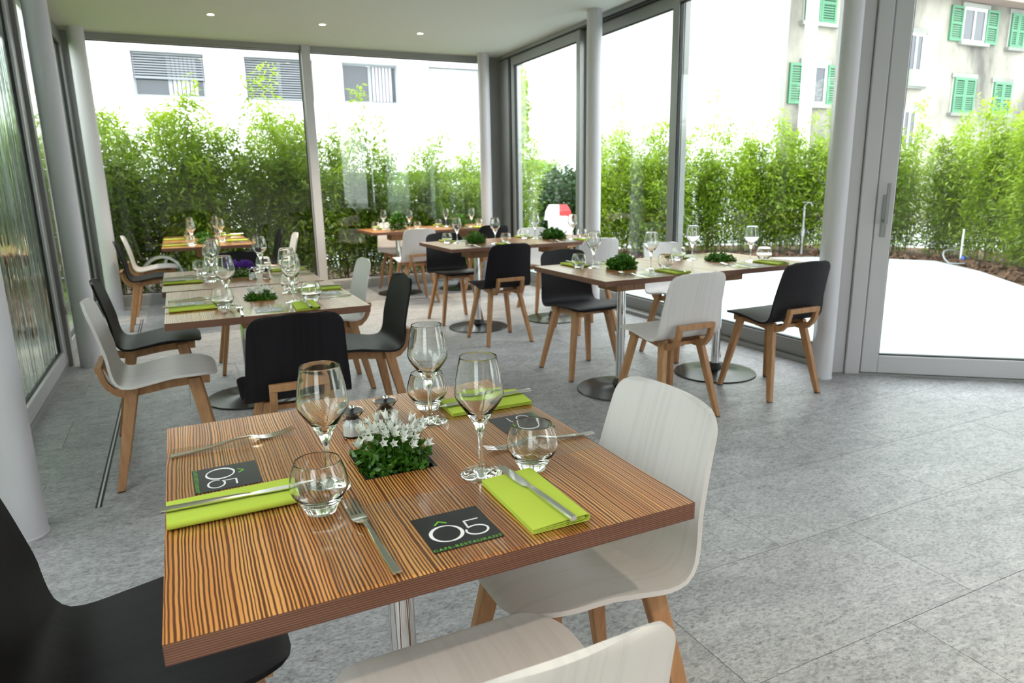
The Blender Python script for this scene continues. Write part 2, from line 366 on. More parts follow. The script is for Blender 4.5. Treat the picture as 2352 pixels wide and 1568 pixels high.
glazing('window_10', (7.1,-3.08), (4.22,-3.08), .02, HC, .1, .12, .10, .07, ALU, GLASSW)
# inclined wall with the terrace door
def dp(t, n=0): q = D0 + DA*t + DN*n; return (q.x, q.y)
wd = tag(empty('wall_door', (D0.x,D0.y,0), math.atan2(DA.y,DA.x)), kind='structure')
bm2obj('post', bev(B(-.12,.065,-.005,.12,0,HC), .006, 1), ALU, wd); bm2obj('jamb', bev(B(.066,.155,-.02,.12,0,HC), .006, 1), ALU, wd)
bm2obj('threshold', B(.155,3.6,-.015,.12,-.005,.012), ALUD, wd); bm2obj('head', B(.155,3.6,-.02,.12,HC-.10,HC), ALU, wd)
d1 = glazing('door_1', dp(.162,.03), dp(1.9,.03), .014, HC-.105, .10, .115, .10, .075, ALU); handle(d1, .05, 1.02, -1, .0375)
glazing('door_2', dp(1.91,.03), dp(3.6,.03), .014, HC-.105, .10, .115, .10, .075, ALU)
# left wall: obscured glass
wl = tag(empty('wall_left'), kind='structure')
XL = -.80
bm2obj('sill', B(XL-.12,XL+.035,-3,7.8,-.005,.035), ALUD, wl); bm2obj('head', B(XL-.12,XL+.03,-3,7.8,HC-.06,HC), ALUD, wl)
glazing('window_8', (XL,-2.95), (XL,-.4), .036, HC-.06, .12, .10, .09, .07, ALU, GLASSW); glazing('window_9', (XL,-.38), (XL,2.02), .036, HC-.06, .12, .10, .09, .07, ALU, GLASSW)
glazing('window_6', (XL,2.2), (XL,5.02), .036, HC-.06, .13, .10, .09, .07, ALU, RIPPLE)
bm2obj('jamb', bev(B(XL-.09,XL+.06,5.03,5.14,0,HC), .005, 1), ALUD, wl)
w7 = glazing('window_7', (XL,5.15), (XL,7.75), .036, HC-.06, .12, .10, .09, .07, ALUD, GLASSW)
bm2obj('lock', bev(B(XL+.06,XL+.075,5.06,5.085,.38,.44), .003, 1), STEEL, wl)
E_SPOT = 30
for k, (x, y, lab) in enumerate(((.57,6.58,'leftmost of the three'),(1.60,6.64,'middle one of the three'),(2.64,6.70,'rightmost of the three'),(.5,-1.6,'added as unseen fill, left behind the viewer'),(2.2,-1.6,'added as unseen fill, middle behind the viewer'),(4.0,-1.6,'added as unseen fill, right behind the viewer'))):  # the three behind the viewer are unseen, added as fill light
    d = tag(empty('ceiling_spotlight', (x,y,HC)), 'small round recessed warm ceiling spotlight, '+lab, 'light', 'lit spotlights in the ceiling')
    bm = bmesh.new(); lathe(bm, [(.030,-.001),(.045,-.004),(.048,0),(.030,0)], 24, closed=True); bm2obj('ring', bm, COLM, d, 30)
    bm = bmesh.new(); lathe(bm, [(0,-.0012),(.029,-.0012),(.029,0),(0,0)], 24); bm2obj('bulb', bm, LAMP, d)
    ld = bpy.data.lights.new('spot', 'SPOT'); ld.energy = E_SPOT; ld.color = (1,.86,.64); ld.spot_size = 1.7; ld.spot_blend = .8; ld.shadow_soft_size = .03
    lo = bpy.data.objects.new('spot_lamp', ld); COL.objects.link(lo); lo.parent = d; lo.location = (0,0,-.02)

# ------------------------------------------------------------------ outdoors
g = B(-60,60,-40,80,-.4,-.2); tag(bm2obj('ground', g, PAVE), kind='structure')
terr = [(4.12,8.35),(7.1,8.46),(8.34,7.75),(9.37,7.18),(10.07,6.36),(10.36,5.79),(9.72,4.77),(8.79,3.71),(8.0,2.6),(7.4,1.2),(7.2,-.2),(4.09,2.43)]
bm = bmesh.new(); prism(bm, terr, -.2, -.012); tag(bm2obj('floor_terrace', bm, PALE), kind='structure')
LAWN = m_leaf('lawn_grass', (.10,.22,.02), (.22,.38,.05), .1)
tag(bm2obj('ground_lawn', B(-14,-1.0,-8,11,-.22,-.06), LAWN), kind='structure')
bed = [(-.965,7.965),(-.97,10.3),(5,10.6),(9,10.2),(11.6,8.6),(12.6,6.2),(11.6,3.6),(10,1),(9,-.6)]
bm = bmesh.new(); prism(bm, bed + [(7.21,-.2)] + [(x,y) for x,y in reversed(terr[:-1])] [0:0] + [(7.41,1.2),(8.01,2.6),(8.80,3.71),(9.73,4.77),(10.37,5.79),(10.08,6.36),(9.38,7.19),(8.35,7.76),(7.1,8.47),(4.12,8.36),(4.1,7.96),(-.96,7.96)], -.19, -.03)
tag(bm2obj('ground_bed', bm, SOIL), kind='structure')
# bark lumps along the bed edge
bm = bmesh.new(); R = random.Random(3)
for k in range(420):
    i = R.randrange(0, 10); a, b = Vector(terr[i] if i < len(terr) else terr[0]), Vector(terr[(i+1) % len(terr)])
    q = a.lerp(b, R.random()); o = (q-Vector((6.2,4.6))).normalized()*R.uniform(.08,.75); s = R.uniform(.02,.07)
    T = Matrix.Translation((q.x+o.x, q.y+o.y, -.03+s*.4)) @ Matrix.Rotation(R.random()*6, 4, Vector((R.random(),R.random(),R.random()+.1)).normalized())
    box(bm, -s,s,-s*.6,s*.6,-s*.4,s*.4, T=T)
tag(bm2obj('bark_mulch', bm, SOIL), 'brown bark mulch along the curved edge of the terrace', 'mulch', kind='stuff')

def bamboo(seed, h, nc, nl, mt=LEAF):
    R = random.Random(seed); rt = empty('bamboo_plant')
    bc, bl = bmesh.new(), bmesh.new()
    for c in range(nc):
        a = R.random()*2*PI; rad = R.uniform(.02,.17); hh = h*R.uniform(.62,1.0)*(1.22 if c == 0 else 1)
        lean = Vector((math.cos(a),math.sin(a),0))*R.uniform(.02,.2); st = Vector((math.cos(a)*rad,math.sin(a)*rad,-.05))
        P = [st + lean*(t*t)*1.6 + Vector((0,0,hh*t)) for t in (0,.25,.5,.75,1)]
        tube(bc, P, [.006,.0055,.005,.0035,.0015], 4)
        for k in range(int(nl/nc)):
            t = R.random()**.75*.92+.08; i = min(int(t*4),3); p = P[i].lerp(P[i+1], t*4-i)
            az = R.random()*2*PI; out = R.random()**.7*(.30 if t < .85 else .14)*(1-.3*t)
            p = p + Vector((math.cos(az)*out, math.sin(az)*out, R.uniform(-.05,.10)))
            az2 = az+R.gauss(0,.8); el = R.gauss(-.15,.5); L = R.uniform(.05,.115); wd_ = L*R.uniform(.11,.16)
            d = Vector((math.cos(az2)*math.cos(el), math.sin(az2)*math.cos(el), math.sin(el)))
            s = d.cross(Vector((R.gauss(0,.5),R.gauss(0,.5),1))).normalized()*wd_
            v = [bl.verts.new(p), bl.verts.new(p+d*L*.4+s), bl.verts.new(p+d*L), bl.verts.new(p+d*L*.4-s)]
            bl.faces.new(v)
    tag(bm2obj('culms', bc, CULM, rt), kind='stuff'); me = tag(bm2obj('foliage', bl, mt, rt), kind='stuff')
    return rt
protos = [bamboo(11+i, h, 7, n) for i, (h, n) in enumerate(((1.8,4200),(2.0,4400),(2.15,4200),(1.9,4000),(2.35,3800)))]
used = [False]*5
R = random.Random(21)
def hedge(path, step, lab, grp, rows=(0,), sc=1.0, jit=.12):
    P = [Vector(p) for p in path]
    for ro in rows:
        d = 0
        for a, b in zip(P, P[1:]):
            L = (b-a).length; t0 = d
            while d < L:
                q = a.lerp(b, d/L); n = Vector((-(b-a).y,(b-a).x)).normalized()*ro
                i = R.randrange(5)
                o = protos[i] if not used[i] else copy_tree(protos[i]); used[i] = True
                o.location = (q.x+n.x+R.uniform(-jit,jit), q.y+n.y+R.uniform(-jit,jit), -.03); o.rotation_euler = (0,0,R.random()*6.28)
                s = sc*R.uniform(.86,1.12); o.scale = (s,s,s); tag(o, lab, 'bamboo', grp)
                d += step*R.uniform(.8,1.2)
            d -= L
hedge([(-1.1,8.5),(1.9,8.5)], .27, 'leafy green bamboo plant close behind the back window', 'bamboo hedge behind the back window', (0,.45), 1.0)
hedge([(2.0,8.55),(4.6,8.6)], .36, 'thinner leafy bamboo plant behind the right half of the back window', 'thinner bamboo behind the back window', (0,.4), .92)
hedge([(6.6,9.35),(8.8,8.5),(10.1,7.5),(10.85,6.4),(11,5.6),(10.3,4.4),(9.4,3.2),(8.7,1.9),(8.2,.6)], .36, 'leafy bamboo plant in the hedge along the terrace edge', 'bamboo hedge around the terrace', (0,.5), 1.0)
hedge([(-3.4,-3.5),(-3.4,13)], .62, 'tall bamboo plant outside the obscured left windows', 'tall bamboo outside the left windows', (0,), 1.6)

def blob_bush(name, loc, sx, sy, sz, n, mt, ls, lab, cat, seed, boxy=False, trunk=0):
    R = random.Random(seed); rt = tag(empty(name, loc), lab, cat); bl = bmesh.new()
    for k in range(n):
        if boxy: p = Vector((R.uniform(-1,1),R.uniform(-1,1),R.uniform(-1,1))); p = p/max(abs(p.x),abs(p.y),abs(p.z))*R.uniform(.82,1.02)
        else:
            p = Vector((R.gauss(0,1),R.gauss(0,1),R.gauss(0,1))).normalized()*R.uniform(.55,1.05)
        p = Vector((p.x*sx,p.y*sy,trunk+sz+p.z*sz)); d = Vector((R.gauss(0,1),R.gauss(0,1),R.gauss(0,.7))).normalized(); L = ls*R.uniform(.6,1.3)
        s = d.cross(Vector((R.gauss(0,1),R.gauss(0,1),R.gauss(0,1)))).normalized()*L*.3
        bl.faces.new([bl.verts.new(p),bl.verts.new(p+d*L*.5+s),bl.verts.new(p+d*L),bl.verts.new(p+d*L*.5-s)])
    tag(bm2obj('foliage', bl, mt, rt), kind='stuff')
    bs = bmesh.new(); tube(bs, [(0,0,-.2),(.02,0,trunk+sz*.8),(0,.03,trunk+sz*1.5)], [.05,.04,.02], 8)
    for a in range(5): tube(bs, [(0,0,trunk+sz*.5),(math.cos(a*1.3)*sx*.6,math.sin(a*1.3)*sy*.6,trunk+sz*1.2)], [.025,.008], 6)
    bm2obj('stem', bs, mat('bark', (.12,.08,.05), .9), rt); return rt
blob_bush('clipped_hedge', (6.15,11.4,-.2), .62,.5,.92, 9000, LIME, .07, 'bright lime green clipped hedge outside the far right window', 'hedge', 5, True)
blob_bush('garden_shrub', (6.35,10.15,-.2), .5,.5,.85, 6000, DKLEAF, .09, 'dark green rounded shrub beside the lime hedge', 'shrub', 6)
blob_bush('slender_tree', (8.3,16.2,-.2), .45,.45,1.5, 3500, LEAF, .14, 'slender yellowish green tree above the lime hedge', 'tree', 7, False, 1.7)
blob_bush('clipped_hedge', (4.7,15.5,-.2), 2.6,.5,.85, 9000, LEAFH, .1, 'long green hedge across the street behind the thin bamboo', 'hedge', 8, True)
# white building behind the back window: real window recesses between bands and piers
bb = tag(empty('apartment_building', (0,22,0)), 'long white rendered building with blinds behind the back hedge', 'building')
bm2obj('upper_band', B(-9,10.5,-.12,4,5.0,6.4), FACADE, bb); bm2obj('lower_wall', B(-9,10.5,0,4,-.3,3.8), FACADE, bb)
wins = [(-.58,1.28,'half'),(2.38,4.35,'full'),(5.25,7.05,'open'),(8.1,10.1,'white')]
edges = [-9] + [e for a in wins for e in a[:2]] + [10.5]
for a, b in zip(edges[0::2], edges[1::2]): bm2obj('pier', B(a,b,0,4,3.8,5.0), FACADE, bb)
for a, b, kind in wins:
    f = bmesh.new()
    for q in ((a,a+.06,3.8,5),(b-.06,b,3.8,5),(a+.06,b-.06,3.8,3.87),(a+.06,b-.06,4.93,5),((a+b)/2-.05,(a+b)/2+.05,3.87,4.93)): box(f, q[0],q[1],.18,.3,q[2],q[3])
    wn = bm2obj('window', f, mat('grey_window_frame', (.32,.34,.38), .5), bb)
    bm2obj('pane', B(a+.06,(a+b)/2-.05,.22,.26,3.87,4.93), DARKP, wn); bm2obj('pane', B((a+b)/2+.05,b-.06,.22,.26,3.87,4.93), DARKP, wn)
    if kind in ('half','full','white'):
        bl = bmesh.new(); zb = {'half':4.32,'full':3.86,'white':3.86}[kind]; z = 4.97
        while z > zb: box(bl, a+.04,b-.04,.06,.11,z-.035,z-.004); z -= .068 if kind != 'white' else .045
        box(bl, a+.04,b-.04,.05,.12,zb-.03,zb); tag(bm2obj('blind', bl, WBLIND if kind == 'white' else BLIND, wn), kind='stuff')
    if kind in ('half','open'):
        c = bmesh.new()
        for k in range(6): box(c, (a+b)/2+.08+k*.11,(a+b)/2+.16+k*.11,.16,.2,3.88,4.92)
        bm2obj('curtain', c, CURT, wn)
gb = tag(empty('gable_house', (0,12.5,0)), 'plain white rendered house end beyond the terrace hedge', 'building')
bm2obj('wall', B(9.3,13.9,0,5,-.3,8.2), FACADE, gb); bm2obj('side_wall', B(13.901,14.12,.05,5,-.3,8.2), OLD2, gb)
bm2obj('roof', B(9.1,14.12,-.3,5.2,8.2,8.45), ROOF, gb)
def shutter(par, x0, x1, y, z0, z1):
    f = bmesh.new(); k = .07
    for q in ((x0,x0+k,z0,z1),(x1-k,x1,z0,z1),(x0+k,x1-k,z0,z0+k),(x0+k,x1-k,z1-k,z1),(x0+k,x1-k,(z0+z1)/2-.03,(z0+z1)/2+.03)): box(f, q[0],q[1],y-.06,y,q[2],q[3])
    z = z0+k+.01
    while z < z1-k-.04: box(f, x0+k,x1-k,y-.045,y-.015,z,z+.035); z += .06
    return bm2obj('shutter', f, SHUT, par)
def house_window(par, x0, x1, y, z0, z1, dark=False, shut='none'):
    f = bmesh.new(); k = .07
    for q in ((x0,x0+k,z0,z1),(x1-k,x1,z0,z1),(x0+k,x1-k,z0,z0+k),(x0+k,x1-k,z1-k,z1),((x0+x1)/2-.03,(x0+x1)/2+.03,z0+k,z1-k)): box(f, q[0],q[1],y-.03,y+.05,q[2],q[3])
    wn = bm2obj('window', f, FRAMEW, par); bm2obj('pane', B(x0+k,x1-k,y-.005,y+.02,z0+k,z1-k), DARKP, wn)
    bm2obj('sill', B(x0-.12,x1+.12,y-.14,y,z0-.09,z0), OLD2, par); bm2obj('lintel', B(x0-.1,x1+.1,y-.05,y,z1,z1+.12), OLD2, par)
    if shut == 'open': shutter(par, x0-(x1-x0)*.52, x0-.01, y, z0, z1); shutter(par, x1+.01, x1+(x1-x0)*.52, y, z0, z1)
    if shut == 'closed': shutter(par, x0, (x0+x1)/2-.005, y-.03, z0, z1); shutter(par, (x0+x1)/2+.005, x1, y-.03, z0, z1)
oh = tag(empty('old_house', (0,13,0)), 'old beige plaster house with green shutters behind the door side hedge', 'building')
bm2obj('wall', B(14.13,30,0,6,-.3,6.15), OLD, oh); bm2obj('roof', B(14.13,30.5,-.55,6.5,6.15,6.35), ROOF, oh)
house_window(oh, 15.05,16.15,0,5.12,6.1,shut='closed'); house_window(oh, 15.15,16.05,0,3.12,4.12,shut='open')
house_window(oh, 21.45,22.55,0,5.05,6.0,shut='open'); house_window(oh, 23.75,24.45,0,5.02,6.0,shut='closed')
house_window(oh, 21.35,22.35,0,3.05,4.05,shut='closed'); house_window(oh, 23.3,24.2,0,3.05,4.0,shut='closed')
house_window(oh, 19.2,19.85,0,3.75,5.15); bm2obj('window_box', B(19.15,19.95,-.2,-.0,3.72,4.15), mat('pale_green_panel', (.42,.55,.4), .7), oh); house_window(oh, 19.25,19.85,0,2.0,3.1)
fh = tag(empty('far_house', (0,26,0)), 'pale grey house with mint shutters far behind the lime hedge', 'building')
bm2obj('wall', B(11.2,19.5,0,6,-.3,7.3), OLD2, fh); bm2obj('roof', B(10.9,19.9,-.6,6.5,7.3,7.55), ROOF, fh)
for x, z, s in ((17.2,5.8,'closed'),(17.2,3.9,'closed'),(17.25,2.2,'none'),(14.1,5.6,'open'),(14.1,3.7,'closed'),(14.1,2.0,'none'),(11.9,5.6,'closed'),(11.9,3.7,'closed')): house_window(fh, x,x+.95,0,z,z+1.25,shut=s)
bm = bmesh.new(); lathe(bm, [(0,-.2),(.15,-.2),(.13,0),(.12,7.2),(0,7.25)], 20); tag(bm2obj('lamp_post', bm, WPL, smooth=40, loc=(12.55,10.45,0)), 'tall white post rising behind the terrace hedge', 'post')
bn = tag(empty('litter_bin', (5.62,9.0,-.2)), 'grey outdoor bin with a red and white hood by the shrub', 'bin')
bm = bmesh.new(); lathe(bm, [(0,0),(.15,0),(.15,.84),(0,.84)], 20); bm2obj('body', bm, GREYP, bn, 40)
def hood(x0, x1, e): return [[Vector((x0*k,-.14*k-e,z)),Vector((x1*k,-.14*k-e,z)),Vector((x1*k,.14*k+e,z)),Vector((x0*k,.14*k+e,z))] for k, z in ((1.06,.86-e),(.95,1.0),(.68,1.1+e))]
bm = bmesh.new(); loft(bm, hood(-.165,.165,0)); bm2obj('hood', bm, RED, bn)
bm = bmesh.new(); loft(bm, hood(-.168,-.06,.004)); bm2obj('white_stripe', bm, WPL, bn)
bm2obj('notice', B(-.05,.06,-.156,-.15,.62,.78), WPL, bn)
sp = tag(empty('garden_standpipe', (9.62,7.66,-.02)), 'thin grey garden standpipe with curved tap by the hedge', 'standpipe')
bm = bmesh.new(); tube(bm, [(0,0,0),(0,0,.45),(0,0,.8),(.03,-.02,.86),(.09,-.05,.86),(.11,-.06,.8)], .016, 8); bm2obj('pipe', bm, ALU, sp, 60)
bm = bmesh.new(); lathe(bm, [(0,.3),(.03,.3),(.035,.42),(0,.45)], 10); box(bm, -.05,.05,-.012,.012,.86,.875); bm2obj('tap_body', bm, ALU, sp, 40)
hs = tag(empty('garden_hose', (10.4,5.45,-.02)), 'grey hose loop with blue coupling and upright pipe at the terrace edge', 'hose')
bm = bmesh.new(); tube(bm, [(math.cos(a*.4)*.28, math.sin(a*.4)*.2, .02+.16*max(0,math.sin(a*.4))) for a in range(14)], .012, 8); bm2obj('loop', bm, GREYP, hs, 60)
bm = bmesh.new(); tube(bm, [(0,0,.0),(0,0,.5)], .014, 8); bm2obj('pipe', bm, WPL, hs, 60); bm = bmesh.new(); tube(bm, [(-.02,-.03,.02),(.02,-.03,.09)], .035, 10); bm2obj('coupling', bm, BLUE, hs, 40)
wh = tag(empty('spoked_wheel', (-.15,8.15,.28), .3), 'silver spoked wheel standing outside behind the white far left chair', 'wheel')
bm = bmesh.new(); lathe(bm, [(.20,-.03),(.23,-.02),(.23,.02),(.20,.03)], 28, closed=True); bmesh.ops.rotate(bm, verts=bm.verts[:], matrix=Matrix.Rotation(PI/2,3,'X')); bm2obj('rim', bm, ALU, wh, 40)
for k in range(5):
    a = k*2*PI/5; bm = bmesh.new(); tube(bm, [(0,0,0),(math.cos(a)*.21,0,math.sin(a)*.21)], [.03,.018], 6); bm2obj('spoke', bm, ALU, wh)

# ------------------------------------------------------------------ chairs
PROF = [(.222,.450),(.212,.459),(.180,.467),(.12,.470),(.05,.466),(-.04,.455),(-.105,.448),(-.150,.455),(-.180,.482),(-.196,.525),(-.212,.60),(-.236,.70),(-.259,.78),(-.268,.806)]
def shell_point(u, p, t):
    """u in -1..1 across, p the profile point, t in 0..1 along"""
    pass
def chair_shell(prof=PROF):
    n = 46; P = spline([(a,b,0) for a,b in prof], 240)
    D = [0]
    for a, b in zip(P, P[1:]): D.append(D[-1]+(b-a).length)
    T = D[-1]
    ss = []                                     # denser at both ends for the rounded corners
    for k in range(n+1):
        x = k/n; ss.append(T*(x - .09*math.sin(2*PI*x)/1.0*.9))
    bm = bmesh.new(); uvl = bm.loops.layers.uv.new('UVMap'); rows = []; m = 18
    def at(s):
        for i in range(len(D)-1):
            if D[i+1] >= s: return P[i].lerp(P[i+1], (s-D[i])/(D[i+1]-D[i]+1e-9))
        return P[-1]
    for s in ss:
        p = at(s); f = s/T
        W = .212 if f < .42 else .212-(f-.42)/.58*.038
        if f < .12: W -= 0
        d0, d1 = s, T-s; r0_, r1_ = .13, .062
        if d0 < r0_: W += -r0_*.82 + .82*math.sqrt(max(0, r0_**2-(r0_-d0)**2))
        if d1 < r1_: W += -r1_ + math.sqrt(max(0, r1_**2-(r1_-d1)**2))
        row = []
        for k in range(m+1):
            u = -1+2*k/m; seatw = max(0, 1-abs(f-.25)/.25); backw = max(0, min(1, (f-.5)/.2))
            row.append((bm.verts.new((u*W, p.x+backw*.016*u*u, p.y+.008*seatw*u*u)), u*W, s))
        rows.append(row)
    for a, b in zip(rows, rows[1:]):
        for k in range(m):
            q = (a[k],a[k+1],b[k+1],b[k]); f = bm.faces.new([v[0] for v in q])
            for l, v in zip(f.loops, q): l[uvl].uv = (v[1], v[2])
    bmesh.ops.recalc_face_normals(bm, faces=bm.faces[:])
    bmesh.ops.solidify(bm, geom=bm.faces[:], thickness=.011)
    return bm
def rail_bm(x):
    pts = spline([(.195,.432,0),(.12,.434,0),(.03,.430,0),(-.06,.418,0),(-.125,.412,0),(-.180,.424,0),(-.212,.462,0),(-.224,.505,0),(-.229,.535,0)], 26)
    bm = bmesh.new(); secs = []
    for i, p in enumerate(pts):
        d = (pts[min(i+1,25)]-pts[max(i-1,0)]).normalized(); n = Vector((-d.y, d.x))   # normal in the y-z plane
        h = .012 + (.006 if i < 16 else 0); wv = .0135
        secs.append([Vector((x+sx*wv, p.x+n.x*sz*h, p.y+n.y*sz*h)) for sx, sz in ((-1,-1),(1,-1),(1,1),(-1,1))])
    loft(bm, secs); return bm
def leg_bm(sx, sy):
    a = Vector((sx*.118, sy*(.128 if sy > 0 else .112), .447)); b = Vector((sx*.193, sy*.205, .004))
    bm = bmesh.new(); secs = []
    for t, hx, hy in ((0,.0145,.026),(.5,.0145,.022),(1,.0125,.016)):
        p = a.lerp(b, t); secs.append([p+Vector((i*hx, j*hy, 0)) for i, j in ((-1,-1),(1,-1),(1,1),(-1,1))])
    loft(bm, secs); bev(bm, .003, 1); return bm, b
def make_chair(shellmat):
    rt = empty('dining_chair')
    bm2obj('seat_shell', chair_shell(), shellmat, rt, 50)
    for s in (-1,1): bm2obj('frame_rail', rail_bm(s*.104), OAK, rt)
    bm2obj('back_crossbar', bev(B(-.1175,.1175,-.243,-.217,.512,.540), .002, 1), OAK, rt)
    bm2obj('seat_crossbar', B(-.0905,.0905,.10,.14,.418,.440), OAK, rt); bm2obj('seat_crossbar', B(-.0905,.0905,-.12,-.085,.404,.424), OAK, rt)
    for sx in (-1,1):
        for sy in (1,-1):
            bm, b = leg_bm(sx, sy); lg = bm2obj('leg', bm, OAK, rt)
            bm2obj('foot_pad', B(b.x-.011,b.x+.011,b.y-.014,b.y+.014,0,.004), GASK, lg)
    return rt
CH = {'w': make_chair(WHITE), 'b': make_chair(BLACK)}; first = {'w': True, 'b': True}
GRP = {'w': 'white dining chairs', 'b': 'black dining chairs'}
def chair(x, y, rot, c, lab):
    o = CH[c] if first[c] else copy_tree(CH[c]); first[c] = False
    o.location = (x,y,0); o.rotation_euler = (0,0,math.radians(rot))
    if 'front edge of the closest' in lab:
        sh = [k for k in o.children if k.name.startswith('seat_shell')][0]
        tmp = bm2obj('seat_shell', chair_shell(PROF[:-3]+[(-.230,.675),(-.250,.742)]), WHITE, None, 50); sh.data = tmp.data; bpy.data.objects.remove(tmp)
    tag(o, ('white' if c == 'w' else 'black')+' plywood shell chair on oak legs, '+lab, 'chair', GRP[c])
chairs = [
 (-.06,.44,-90,'b','seat under the closest table, by the column'), (.785,.368,90.5,'w','beside right edge of the closest table'), (.41,.0,0,'w','at front edge of the closest table'),
 (-.07,2.57,-90,'w','first on the wall side of the left row'), (-.11,3.36,-90,'b','second on the wall side of the left row'), (.43,2.04,0,'b','back turned, at front end of left row'),
 (.86,2.66,90,'b','first on the aisle side of the left row'), (.88,3.56,90,'w','second on the aisle side of the left row'), (-.21,6.40,-90,'b','third on the wall side of the left row'),
 (-.20,7.25,-90,'w','last on the wall side, near the back window'), (.44,4.38,180,'b','between the two halves of the left row'), (.90,6.5,90,'w','third on the aisle side of the left row'), (.84,7.2,90,'b','last on the aisle side of the left row'),
 (2.42,2.12,0,'w','back turned, front left of the terrace side pair'), (3.233,2.161,0,'b','back turned, beside the door side column'), (2.45,3.08,180,'b','behind left half of the terrace side pair'), (3.33,3.12,180,'w','behind right half of the terrace side pair'),
 (2.372,4.235,0,'b','back turned, in front of the middle pair'), (2.35,5.2,180,'b','behind left half of the middle pair'), (3.2,4.235,0,'w','back turned, front right of the middle pair'), (3.36,5.3,180,'w','behind right half of the middle pair'),
 (2.37,6.45,0,'w','back turned, in front of the back corner pair'), (3.25,6.5,0,'b','front right of the back corner pair'), (2.47,7.42,180,'w','between back corner pair and back window'), (3.2,7.42,180,'b','behind right half of the back corner pair'),
 (4.75,7.2,180,'w','outside on the terrace beyond the glass')]
for c in chairs: chair(*c)

# ------------------------------------------------------------------ tables
TH = .75; TT = .029
def top_bm(wd_, dp_, hole=True):
    bm = bmesh.new(); hw = .068
    X = [-wd_/2,-hw,hw,wd_/2]; Y = [-dp_/2,-hw,hw,dp_/2]; V = {}
    for k, z in enumerate((TH-TT, TH)):
        for i in range(4):
            for j in range(4): V[i,j,k] = bm.verts.new((X[i],Y[j],z))
    for k in range(2):
        for i in range(3):
            for j in range(3):
                if hole and i == 1 and j == 1: continue
                f = bm.faces.new([V[i,j,k],V[i+1,j,k],V[i+1,j+1,k],V[i,j+1,k]]); f.material_index = 0
    def wall(a, b): f = bm.faces.new([V[a+(0,)],V[b+(0,)],V[b+(1,)],V[a+(1,)]]); f.material_index = 1
    for i in range(3): wall((i,0),(i+1,0)); wall((i,3),(i+1,3)); wall((0,i),(0,i+1)); wall((3,i),(3,i+1))
    if hole: wall((1,1),(2,1)); wall((1,2),(2,2)); wall((1,1),(1,2)); wall((2,1),(2,2))
    return bm
base_meshes = None
def table(x0, x1, y0, y1, lab, axis=0, rz=0):
    cx, cy = (x0+x1)/2, (y0+y1)/2; t = tag(empty('dining_table', (cx,cy,0), rz), lab, 'table', 'square pedestal tables')
    bm2obj('tabletop', top_bm(x1-x0, y1-y0), [ZEBRA if axis == 0 else ZEBRA_X, PLY], t)
    global base_meshes
    if base_meshes is None:
        bm = bmesh.new()
        for q in ((-.1,-.068,-.1,.1),(.068,.1,-.1,.1),(-.068,.068,-.1,-.068),(-.068,.068,.068,.1)): box(bm, q[0],q[1],q[2],q[3],.640,TH-TT)
        box(bm, -.1,.1,-.1,.1,.632,.640); a = bm2obj('under_block', bm, OAKD, t)
        bm = bmesh.new(); lathe(bm, [(0,.05),(.027,.05),(.027,.632),(0,.632)], 28); b = bm2obj('pole', bm, CHROME, t, 40)
        bm = bmesh.new(); lathe(bm, [(0,0),(.262,0),(.265,.004),(.262,.009),(.18,.014),(.07,.026),(.045,.034),(0,.034)], 56); c = bm2obj('base_disc', bm, DISC, t, 35)
        bm = bmesh.new(); lathe(bm, [(0,.034),(.048,.034),(.03,.072),(.0275,.072),(0,.072)], 24); d = bm2obj('collar', bm, GASK, t, 30)
        base_meshes = [(o.name.split('.')[0], o.data) for o in (a,b,c,d)]
    else:
        for n, me in base_meshes: o = bpy.data.objects.new(n, me); COL.objects.link(o); o.parent = t
    return cx, cy
TB = {'T1': (0,.787,-.017,.805), 'T2a': (-.02,.80,2.15,3.07), 'T2b': (-.04,.78,3.10,4.03), 'T3a': (-.08,.70,6.0,6.83), 'T3b': (-.08,.70,6.85,7.66),
      'T4a': (2.06,2.82,2.19,3.0), 'T4b': (2.824,3.58,2.19,3.0), 'T5a': (2.03,2.80,4.38,5.2), 'T5b': (2.804,3.57,4.38,5.2), 'T6a': (2.0,2.77,6.70,7.5), 'T6b': (2.774,3.54,6.70,7.5)}
TN = {'T1': 'closest table', 'T2a': "left row's first table", 'T2b': "left row's second table", 'T3a': "left row's third table", 'T3b': "left row's last table",
      'T4a': "terrace side pair's left table", 'T4b': "terrace side pair's right table", 'T5a': "middle pair's left table", 'T5b': "middle pair's right table", 'T6a': "back corner pair's left table", 'T6b': "back corner pair's right table"}
for k, v in TB.items():
    table(*v, {'T1': 'zebra striped square wooden table on a chrome pole, closest to the viewer'}.get(k, 'square striped wooden pedestal table, '+TN[k]), 0)

